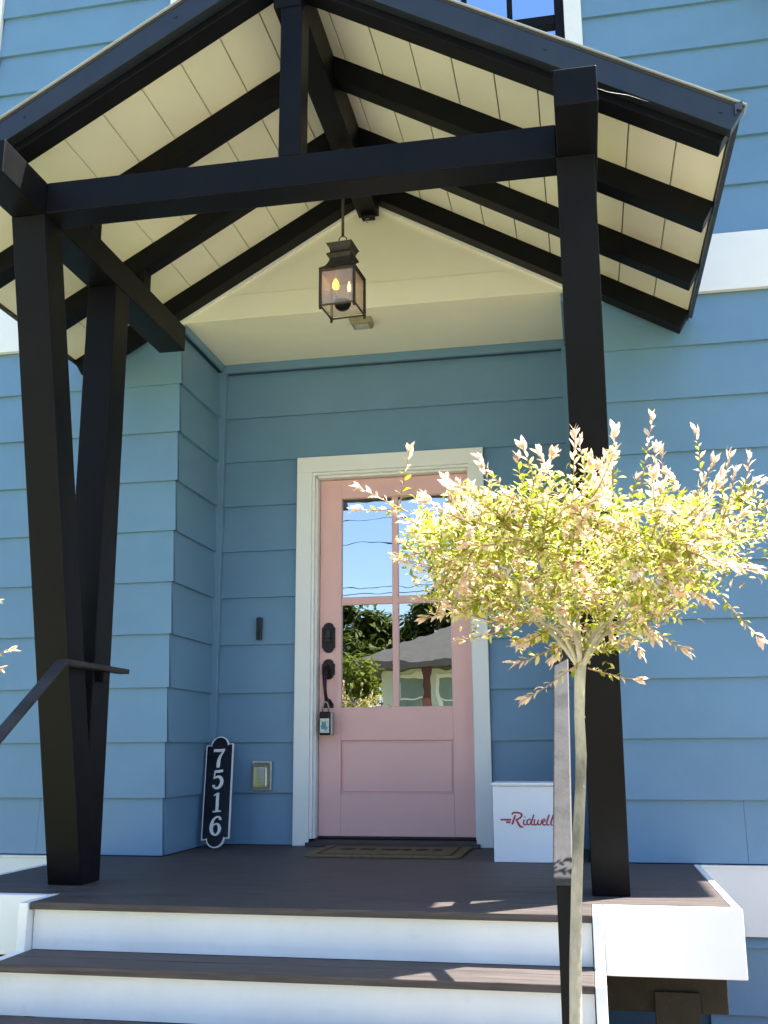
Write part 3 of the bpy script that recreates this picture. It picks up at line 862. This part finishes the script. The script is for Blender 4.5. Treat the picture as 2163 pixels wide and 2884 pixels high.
# white collection box with red lettering
box = thing('collection_box', 'white lidded metal pickup box with red Ridwell lettering right of the door', 'pickup box', (1.22, -0.60, 0.0))
B((1.064, -0.724, 0.001), (1.398, -0.47, 0.343)).build('body', BOXW, box, 0.004)
B((1.058, -0.734, 0.3435), (1.404, -0.465, 0.358)).build('lid', BOXW, box, 0.004)
LG = [
 [(-3.05, .12, .16), (-2.45, .12, .20), (-1.95, .12, .20)], [(-2.48, -.17, .17), (-2.25, -.17, .18), (-2.02, -.17, .18)],
 # R
 [(-1.50, .66, .17), (-1.62, .30, .19), (-1.78, -.20, .20), (-1.86, -.42, .18)],
 [(-1.84, .72, .16), (-1.72, .92, .17), (-1.40, .96, .18), (-1.02, .90, .18), (-.83, .68, .20), (-.96, .40, .18), (-1.28, .18, .15), (-1.50, .14, .12)],
 [(-1.44, .12, .14), (-1.30, -.10, .19), (-1.16, -.42, .21), (-.98, -.66, .19), (-.72, -.70, .15)],
 # i
 [(-.58, .16, .15), (-.66, -.14, .16), (-.66, -.38, .14), (-.52, -.46, .12), (-.36, -.36, .10)],
 [(-.53, .40, .12), (-.49, .47, .15), (-.47, .50, .10)],
 # d
 [(.12, .12, .11), (-.08, .20, .13), (-.28, .02, .15), (-.32, -.28, .15), (-.18, -.45, .13), (.0, -.32, .12), (.14, .0, .13)],
 [(.42, .74, .15), (.28, .30, .16), (.14, -.14, .16), (.14, -.38, .14), (.28, -.45, .12), (.42, -.34, .10)],
 # w
 [(.52, .20, .14), (.42, -.16, .15), (.46, -.42, .14), (.62, -.44, .13), (.76, -.22, .12), (.88, .16, .14)],
 [(.86, .12, .13), (.80, -.18, .14), (.86, -.42, .14), (1.02, -.42, .12), (1.16, -.16, .11), (1.20, .16, .12)],
 # e
 [(1.22, -.16, .10), (1.42, -.08, .11), (1.56, .06, .12), (1.52, .20, .12), (1.38, .20, .13), (1.26, -.02, .15), (1.28, -.32, .15), (1.44, -.46, .13), (1.64, -.34, .10)],
 # l l
 [(2.00, .76, .15), (1.86, .32, .16), (1.72, -.14, .16), (1.72, -.38, .14), (1.84, -.46, .12), (1.98, -.36, .10)],
 [(2.42, .74, .15), (2.28, .30, .16), (2.14, -.16, .16), (2.14, -.40, .14), (2.28, -.48, .12), (2.46, -.36, .09)],
]
m = MB()
LS = 0.0448
for i, st in enumerate(LG):
    stroke(m, [(1.2355 + u * LS + 0.0, 0.186 + v * LS * 0.86, w * LS) for u, v, w in st], lambda u, v, dd, i=i: (u, -0.7243 - dd - i * 0.00002, v), 0.0006)
m.build('lettering', RED, box)

# doormat
mat = thing('door_mat', 'worn brown coir door mat in front of the pink door', 'door mat', (0.50, -0.33, 0.0))
def rrect(x0, y0, x1, y1, r):
    pts = []
    for cx, cy, a0 in ((x1 - r, y1 - r, 0), (x0 + r, y1 - r, 90), (x0 + r, y0 + r, 180), (x1 - r, y0 + r, 270)):
        for k in range(5):
            a = math.radians(a0 + 22.5 * k)
            pts.append((cx + r * math.cos(a), cy + r * math.sin(a)))
    return pts
MB().prism(rrect(0.110, -0.605, 0.895, -0.075, 0.045), 'z', 0.0008, 0.012).build('pile', MATM, mat, 0.003)
m = MB()
for a, b in (((0.165, -0.562), (0.845, -0.550)), ((0.165, -0.130), (0.845, -0.118)), ((0.165, -0.5495), (0.177, -0.1305)), ((0.833, -0.5495), (0.845, -0.1305))):
    m.box((a[0], a[1], 0.0122), (b[0], b[1], 0.0136))
m.build('border_line', MATD, mat)
m = MB()
r5 = random.Random(5)
for cx, wd in ((0.27, 0.05), (0.36, 0.03), (0.40, 0.02), (0.50, 0.06), (0.58, 0.03), (0.66, 0.04), (0.74, 0.03)):
    pts = [(cx + wd * (0.7 + 0.3 * r5.random()) * math.cos(t), -0.30 + 0.055 * (0.6 + 0.4 * r5.random()) * math.sin(t)) for t in [2 * math.pi * k / 14 for k in range(14)]]
    m.prism(pts, 'z', 0.0122, 0.0134)
m.build('worn_print', MATD, mat)

# outlet cover and doorbell on the recess wall
out = thing('outlet_cover', 'clear bubble outlet cover on the blue wall right of the number sign', 'outlet cover', (-0.29, -0.02, 0.285))
B((-0.350, -0.016, 0.292), (-0.234, -0.003, 0.455)).build('back_plate', PLASTIC, out, 0.008)
MB().hexa([(-0.338, -0.070, 0.310), (-0.246, -0.070, 0.310), (-0.238, -0.0165, 0.300), (-0.346, -0.0165, 0.300),
           (-0.334, -0.062, 0.425), (-0.250, -0.062, 0.425), (-0.240, -0.0165, 0.448), (-0.344, -0.0165, 0.448)]).build('bubble_lid', clear_glass('bubble_plastic', (0.78, 0.78, 0.74), 0.22, 0.10), out, 0.012, segs=3)
B((-0.310, -0.030, 0.335), (-0.274, -0.0165, 0.420)).build('socket', PLASTICL, out, 0.005)
bell = thing('doorbell', 'slim black doorbell button on the blue wall left of the door', 'doorbell', (-0.323, -0.01, 1.135))
B((-0.340, -0.026, 1.135), (-0.307, -0.004, 1.264)).build('case', SIGNB, bell, 0.004)
B((-0.332, -0.0285, 1.150), (-0.315, -0.0262, 1.185)).build('button', BRONZE, bell, 0.002)
MB().tube([(1.652, -2.62, 2.668), (1.69, -2.58, 2.676), (1.76, -2.53, 2.688), (1.83, -2.462, 2.700)], 0.0004, 5).build('cobweb', WHITE)
tag(bpy.data.objects['cobweb'], 'thin cobweb strand between the right beam end and the barge board', 'cobweb')

# ------------------------------------------------------------------ dappled willow
def leaf(m, p, d, up, L, W, mi, curl=0.25):
    """pointed blade of four triangles folded along its midrib"""
    d = d.normalized()
    side = d.cross(up)
    if side.length < 0.05: side = d.cross(Vector((1, 0.2, 0)))
    side.normalize()
    nn = side.cross(d)
    a = p; mid = p + d * L * 0.5 + nn * L * 0.06; tip = p + d * L - nn * L * curl * 0.5
    l1 = p + d * L * 0.30 + side * W * 0.42 + nn * W * 0.20; l2 = p + d * L * 0.66 + side * W * 0.46 + nn * W * 0.15
    r1 = p + d * L * 0.30 - side * W * 0.42 + nn * W * 0.20; r2 = p + d * L * 0.66 - side * W * 0.46 + nn * W * 0.15
    m.add([a, l1, l2, tip, r2, r1, mid], [(0, 1, 6), (1, 2, 6), (2, 3, 6), (3, 4, 6), (4, 5, 6), (5, 0, 6)], mi)

def willow(label, base, trunk_pts, trunk_r, crown, seed, shoots_n, named, inner=0):
    rr = random.Random(seed)
    t = thing('willow_tree', label, 'tree', base, 'small standard willows beside the porch steps')
    trunk_pts = [Vector(p) for p in trunk_pts]
    trunk = MB().tube(trunk_pts, trunk_r, 12).build('trunk', BARK, t, smooth=True)
    top = Vector(trunk_pts[-1])
    for (tp, rad, side) in ((trunk_pts[2] + Vector((0, 0, .05)), 0.0115, Vector((0.9, -0.5, 0.2))), (trunk_pts[4], 0.0065, Vector((0.2, -0.9, 0.1))), (trunk_pts[6], 0.006, Vector((0.6, -0.8, 0.2))), (trunk_pts[8], 0.0055, Vector((0.9, -0.3, 0.2)))):
        q = Vector(tp) + side.normalized() * 0.009
        MB().tube([q - side * 0.004, q, q + side * 0.004], [rad * 1.2, rad, rad * 0.55], 8).build('knot', BARK, trunk, smooth=True)
    cx, cz, rx, rz = crown
    heads = []
    nb = 13
    for i in range(nb):
        a = 2 * math.pi * i / nb + rr.uniform(-0.15, 0.15)
        reach = rr.uniform(0.45, 0.80)
        end = Vector((top.x + math.cos(a) * rx * reach, top.y + math.sin(a) * rx * reach, cz + rr.uniform(-0.35, 0.45) * rz))
        mid = top.lerp(end, 0.45) + Vector((0, 0, rr.uniform(-0.04, 0.01)))
        pts = catmull([tuple(top - Vector((0, 0, 0.015))), tuple(top.lerp(mid, 0.5) + Vector((rr.uniform(-.012, .012), rr.uniform(-.012, .012), 0.012))), tuple(mid), tuple(end)], 4)
        rad = [0.0062 * (1 - 0.72 * k / (len(pts) - 1)) for k in range(len(pts))]
        MB().tube(pts, rad, 7).build('branch', BARK, t, smooth=True)
        heads.append([Vector(p) for p in pts])
    def shoot(p0, d, L, pale, nl):
        m = MB()
        bend = Vector((rr.uniform(-.25, .25), rr.uniform(-.25, .25), rr.uniform(-.05, .35)))
        pts = [p0 + d * L * (k / 6) + bend * L * 0.5 * (k / 6) ** 2 for k in range(7)]
        m.tube(pts, [0.0022 * (1 - 0.6 * k / 6) for k in range(7)], 4, mi=3)
        for k in range(nl):
            f = 0.10 + 0.90 * k / max(1, nl - 1)
            i = min(5, int(f * 6)); q = pts[i].lerp(pts[i + 1], f * 6 - i)
            dd = (pts[i + 1] - pts[i]).normalized()
            ang = k * 2.4 + rr.uniform(-.5, .5)
            s1 = dd.orthogonal().normalized(); s2 = dd.cross(s1)
            out_ = s1 * math.cos(ang) + s2 * math.sin(ang)
            op = 0.95 - 0.55 * f if pale else 1.05 - 0.30 * f
            ld = dd * (1.05 - op * 0.6) + out_ * op
            if f > 0.60: mi = 2 if (pale and rr.random() < 0.85) else (1 if rr.random() < 0.75 else 0)
            elif f > 0.30: mi = 1 if rr.random() < 0.40 else (2 if pale and rr.random() < .60 else 0)
            else: mi = 0 if rr.random() < 0.72 else 1
            Ls = rr.uniform(0.015, 0.027) * (0.85 if f > 0.9 else 1.0)
            leaf(m, q, ld, Vector((rr.uniform(-.5, .5), rr.uniform(-.5, .5), 1)), Ls, Ls * rr.uniform(0.34, 0.46), mi, rr.uniform(-0.1, 0.5))
        if pale:
            tip = pts[-1]; dd = (pts[-1] - pts[-2]).normalized()
            for k in range(rr.randint(4, 6)):
                ang = k * 2.1 + rr.random()
                s1 = dd.orthogonal().normalized(); s2 = dd.cross(s1)
                leaf(m, tip - dd * rr.uniform(0, .014), dd + (s1 * math.cos(ang) + s2 * math.sin(ang)) * 0.42, Vector((rr.random() - .5, rr.random() - .5, .6)), rr.uniform(.022, .034), rr.uniform(.009, .013), 2, 0.1)
        return m.build('leafy_shoot', [L_GREEN, L_PALE, L_PINK, TWIG], t)
    allp = [pt for hh in heads for pt in hh]
    def target(zlo=-1.0, zhi=1.0):
        a = rr.uniform(0, 2 * math.pi); q = math.sqrt(rr.random()) * (0.93 + 0.13 * math.sin(5 * a + .6))
        floor_z = top.z - 0.005 + 0.56 * rx * max(0, q - 0.14)      # open underside of the crown
        floor_z += 0.055 * q * math.sin(3 * a + 1.0) + 0.03 * q * math.sin(7 * a)
        ceil_z = cz + rz * (1.0 - 0.55 * q * q) + 0.04 * math.sin(4 * a + 2.0) * q + 0.02 * math.sin(9 * a) * q
        return Vector((cx + math.cos(a) * rx * q, top.y + math.sin(a) * rx * q, floor_z + (ceil_z - floor_z) * (0.5 + 0.5 * rr.uniform(zlo, zhi))))
    for i in range(shoots_n):
        tgt = target()
        near = min(rr.sample(allp, 60), key=lambda pt: (pt - tgt).length)
        d = tgt - near
        L = max(0.08, min(d.length * 1.05, 0.21))
        d = (d.normalized() + Vector((0, 0, 0.12))).normalized()
        p0 = tgt - d * L * 0.75
        shoot(p0, d, L, rr.random() < 0.62, rr.randint(26, 40))
    m = MB()                                # small inner leaves nobody could pick apart
    for i in range(inner):
        c = target(-1.0, 0.8)
        for k in range(5):
            q = c + Vector((rr.gauss(0, .011), rr.gauss(0, .011), rr.gauss(0, .011)))
            Ls = rr.uniform(0.013, 0.024)
            leaf(m, q, Vector((rr.uniform(-1, 1), rr.uniform(-1, 1), rr.uniform(-.4, 1))), Vector((rr.uniform(-.6, .6), rr.uniform(-.6, .6), 1)), Ls, Ls * rr.uniform(.36, .52), rr.choice((0, 0, 0, 1, 1, 2)), rr.uniform(-.1, .5))
    if inner:
        fo = m.build('foliage', [L_GREEN, L_PALE, L_PINK, TWIG], t)
        fo['kind'] = 'stuff'
    for i in range(13 if inner else 6):     # pale upright shoots over the top of the crown
        a = rr.uniform(0, 2 * math.pi); q = math.sqrt(rr.random()) * 0.95
        P = Vector((cx + math.cos(a) * rx * q, top.y + math.sin(a) * rx * q, cz + rz * (1.0 - 0.55 * q * q) + rr.uniform(-.01, .05)))
        d = Vector((math.cos(a) * q * .6, math.sin(a) * q * .6, 1)).normalized()
        L = rr.uniform(.07, .12)
        shoot(P - d * L * .8, d, L, True, rr.randint(9, 15))
    for (x, y, z, dx, dz, L) in named:      # the long shoots that stick out of the crown
        tip = Vector((x, y, z)); d = Vector((dx, rr.uniform(-.2, .2), dz)).normalized()
        shoot(tip - d * L, d, L, True, max(7, int(L / 0.008)))
    return t

TY = -3.40
tp = [(1.462, TY, GZ - 0.02), (1.461, TY, -0.40), (1.463, TY, -0.10), (1.470, TY, 0.075), (1.478, TY - .004, 0.20), (1.486, TY, 0.31), (1.497, TY + .003, 0.43), (1.502, TY, 0.50), (1.502, TY - .003, 0.58), (1.506, TY, 0.65), (1.510, TY, 0.700)]
tr_ = [0.0158, 0.0145, 0.0135, 0.0130, 0.0121, 0.0123, 0.0115, 0.0121, 0.0114, 0.0120, 0.0132]
NAMED = [(1.012, TY, 1.058, -1, -0.15, .10), (1.015, TY + .03, 1.13, -0.9, 0.55, .13), (1.125, TY, 1.19, 0.15, 1, .11), (1.105, TY, .955, -1, -.1, .07), (1.30, TY, 1.175, -.6, .8, .12), (1.375, TY, 1.18, -.3, 1, .10),
         (1.46, TY, 1.17, .5, .85, .12), (1.525, TY, 1.205, -.2, 1, .12), (1.59, TY, 1.17, .2, 1, .10), (1.70, TY, 1.235, .25, 1, .16), (1.715, TY + .02, 1.16, 0, 1, .11), (1.805, TY, 1.205, .05, 1, .15),
         (1.855, TY, 1.14, .2, 1, .12), (1.91, TY, 1.13, .35, 1, .11), (1.985, TY, 1.13, .8, .6, .14), (1.97, TY, 1.05, 1, .4, .12), (1.99, TY, 0.96, 1, -.1, .12), (1.90, TY, .73, .6, -.8, .13),
         (1.725, TY, .70, .6, -.7, .14), (1.62, TY, .655, 1, -.35, .10), (1.355, TY, .685, -.9, -.45, .12), (1.405, TY - .02, .62, -.8, -.6, .14), (1.25, TY, .80, -.9, -.35, .11), (1.245, TY, .755, -1, -.2, .10), (1.42, TY, 1.12, .1, 1, .09), (1.21, TY, 1.13, -.3, 1, .10), (1.70, TY + .52, .80, .3, -.45, .16), (1.76, TY + .50, .87, .5, -.2, .15), (1.66, TY + .44, .74, .2, -.7, .13)]  # last three added to drop leaf shadows on the lower rail
willow('small pale pink and lime willow standing in front of the right handrail', (1.462, TY, GZ), tp, tr_, (1.512, 0.958, 0.428, 0.140), 21, 260, NAMED, 1250)
tp2 = [(x - 1.462 - 0.70, y + 0.30, z - 0.06) for x, y, z in tp]
willow('willow tip poking into view at the left edge above the left handrail', (-0.70, TY + 0.30, GZ), tp2, tr_, (-0.66, 0.88, 0.43, 0.15), 5, 110, [(-0.068, TY + .30, 0.785, 1, .25, .14), (-0.075, TY + .30, 0.735, 1, -.05, .10)])

# ------------------------------------------------------------------ across the street (seen in the door glass)
nh = thing('neighbour_house', 'pale single-storey house with grey hip roof reflected in the door glass', 'house', (0.5, -18.5, GZ))
B((-2.9, -21.5, GZ), (5.0, -16.8, 2.34)).build('wall', NWHITE, nh)
m = MB()
ev = [(-3.5, -16.0, 2.36), (5.6, -16.0, 2.36), (5.6, -22.2, 2.36), (-3.5, -22.2, 2.36)]
m.add([(x, y, z - 0.16) for x, y, z in ev] + ev + [(-0.7, -19.1, 3.72), (2.8, -19.1, 3.72)],
      [(3, 2, 1, 0), (0, 1, 5, 4), (1, 2, 6, 5), (2, 3, 7, 6), (3, 0, 4, 7), (4, 5, 9, 8), (5, 6, 9), (6, 7, 8, 9), (7, 4, 8)])
m.build('roof', NROOF, nh)
B((-1.90, -16.28, GZ), (-1.74, -16.12, 2.20)).build('porch_post', NBROWN, nh, 0.01)
for x0, x1 in ((-2.50, -1.98), (-1.62, -0.7), (0.6, 1.8), (2.9, 4.1)):
    B((x0, -16.84, 1.10), (x1, -16.795, 2.05)).build('window', NWIN, nh)
    m = MB(); m.box((x0 - .09, -16.85, 1.02), (x0, -16.79, 2.14)); m.box((x1, -16.85, 1.02), (x1 + .09, -16.79, 2.14)); m.box((x0, -16.85, 1.02), (x1, -16.79, 1.10)); m.box((x0, -16.85, 2.05), (x1, -16.79, 2.14)); m.box((x0, -16.85, 1.545), (x1, -16.79, 1.585))
    m.build('window_trim', WHITE, nh, 0.01)

def big_tree(name, label, cat, base, h, r, ctr_z, rz, nleaf, lm, ls, seed, trunk=True):
    rr = random.Random(seed)
    t = thing(name, label, cat, base, 'trees and shrubs across the street')
    bx, by, bz = base
    if trunk:
        MB().tube([(bx, by, bz), (bx + .1, by, bz + h * .25), (bx - .05, by, bz + h * .5), (bx + .1, by, bz + h * .8)], [h * .035, h * .028, h * .02, h * .006], 9).build('trunk', TREEBARK, t, smooth=True)
        for k in range(7):
            a = k * 2.4; f = 0.3 + 0.07 * k
            MB().tube([(bx, by, bz + h * f), (bx + math.cos(a) * r * .4, by + math.sin(a) * r * .4, bz + h * (f + .10)), (bx + math.cos(a) * r * .75, by + math.sin(a) * r * .75, bz + h * (f + .2))], [h * .014, h * .009, h * .003], 6).build('limb', TREEBARK, t, smooth=True)
    m = MB()
    clumps = []
    for k in range(26):
        a = rr.uniform(0, 2 * math.pi); e = rr.uniform(-1, 1); q = rr.random() ** 0.4
        clumps.append((bx + r * q * math.cos(a) * math.sqrt(1 - e * e), by + r * q * math.sin(a) * math.sqrt(1 - e * e), ctr_z + rz * q * e, r * rr.uniform(.18, .38)))
    for k in range(nleaf):
        c = clumps[rr.randrange(26)]
        v = Vector((rr.gauss(0, 1), rr.gauss(0, 1), rr.gauss(0, 1))).normalized() * c[3] * rr.random() ** 0.35
        leaf(m, Vector((c[0] + v.x, c[1] + v.y, c[2] + v.z)), Vector((rr.uniform(-1, 1), rr.uniform(-1, 1), rr.uniform(-.6, .6))), Vector((0, 0, 1)), ls * rr.uniform(.7, 1.3), ls * .6, 0)
    o = m.build('foliage', lm, t)
    o['kind'] = 'stuff'
    return t
big_tree('leafy_tree', 'broad olive-green tree reflected in the lower left pane of the door', 'tree', (-6.2, -27, GZ), 5.9, 2.5, 3.1, 2.0, 9000, L_TREE, .26, 1)
big_tree('leafy_tree', 'narrow dark tree behind the grey roof reflected in the lower right pane', 'tree', (-2.70, -26, GZ), 6.2, 1.35, 3.7, 1.75, 9000, L_TREE, .22, 2)
big_tree('leafy_tree', 'far thin tree at the left edge of the reflected street', 'tree', (-13.5, -40, GZ), 8.5, 3.6, 4.4, 3.0, 3000, L_TREE, .34, 3)
big_tree('leafy_bush', 'tall yellow-green bush reflected at the bottom of the lower left pane', 'bush', (-3.15, -13.4, GZ), 2.9, 1.15, 0.75, 1.50, 9000, L_BUSH, .13, 4, trunk=False)
big_tree('leafy_tree', 'tree beyond the right end of the reflected house', 'tree', (2.5, -38, GZ), 8.0, 3.0, 4.2, 2.6, 3000, L_TREE, .30, 6)
for i, (zc, sag) in enumerate(((2.86, .03), (2.98, .02), (4.12, .03), (3.80, .03))):
    pts = [(-26 + 52 * k / 24, -9.5 - 0.25 * i, zc + sag * ((k / 12 - 1) ** 2) * 3) for k in range(25)]
    tag(MB().tube(pts, 0.006, 5).build('overhead_cable', CABLE), ('lower', 'lowest', 'highest', 'second highest')[i] + ' of the thin overhead street cables reflected in the door glass', 'cable', 'overhead cables along the street')
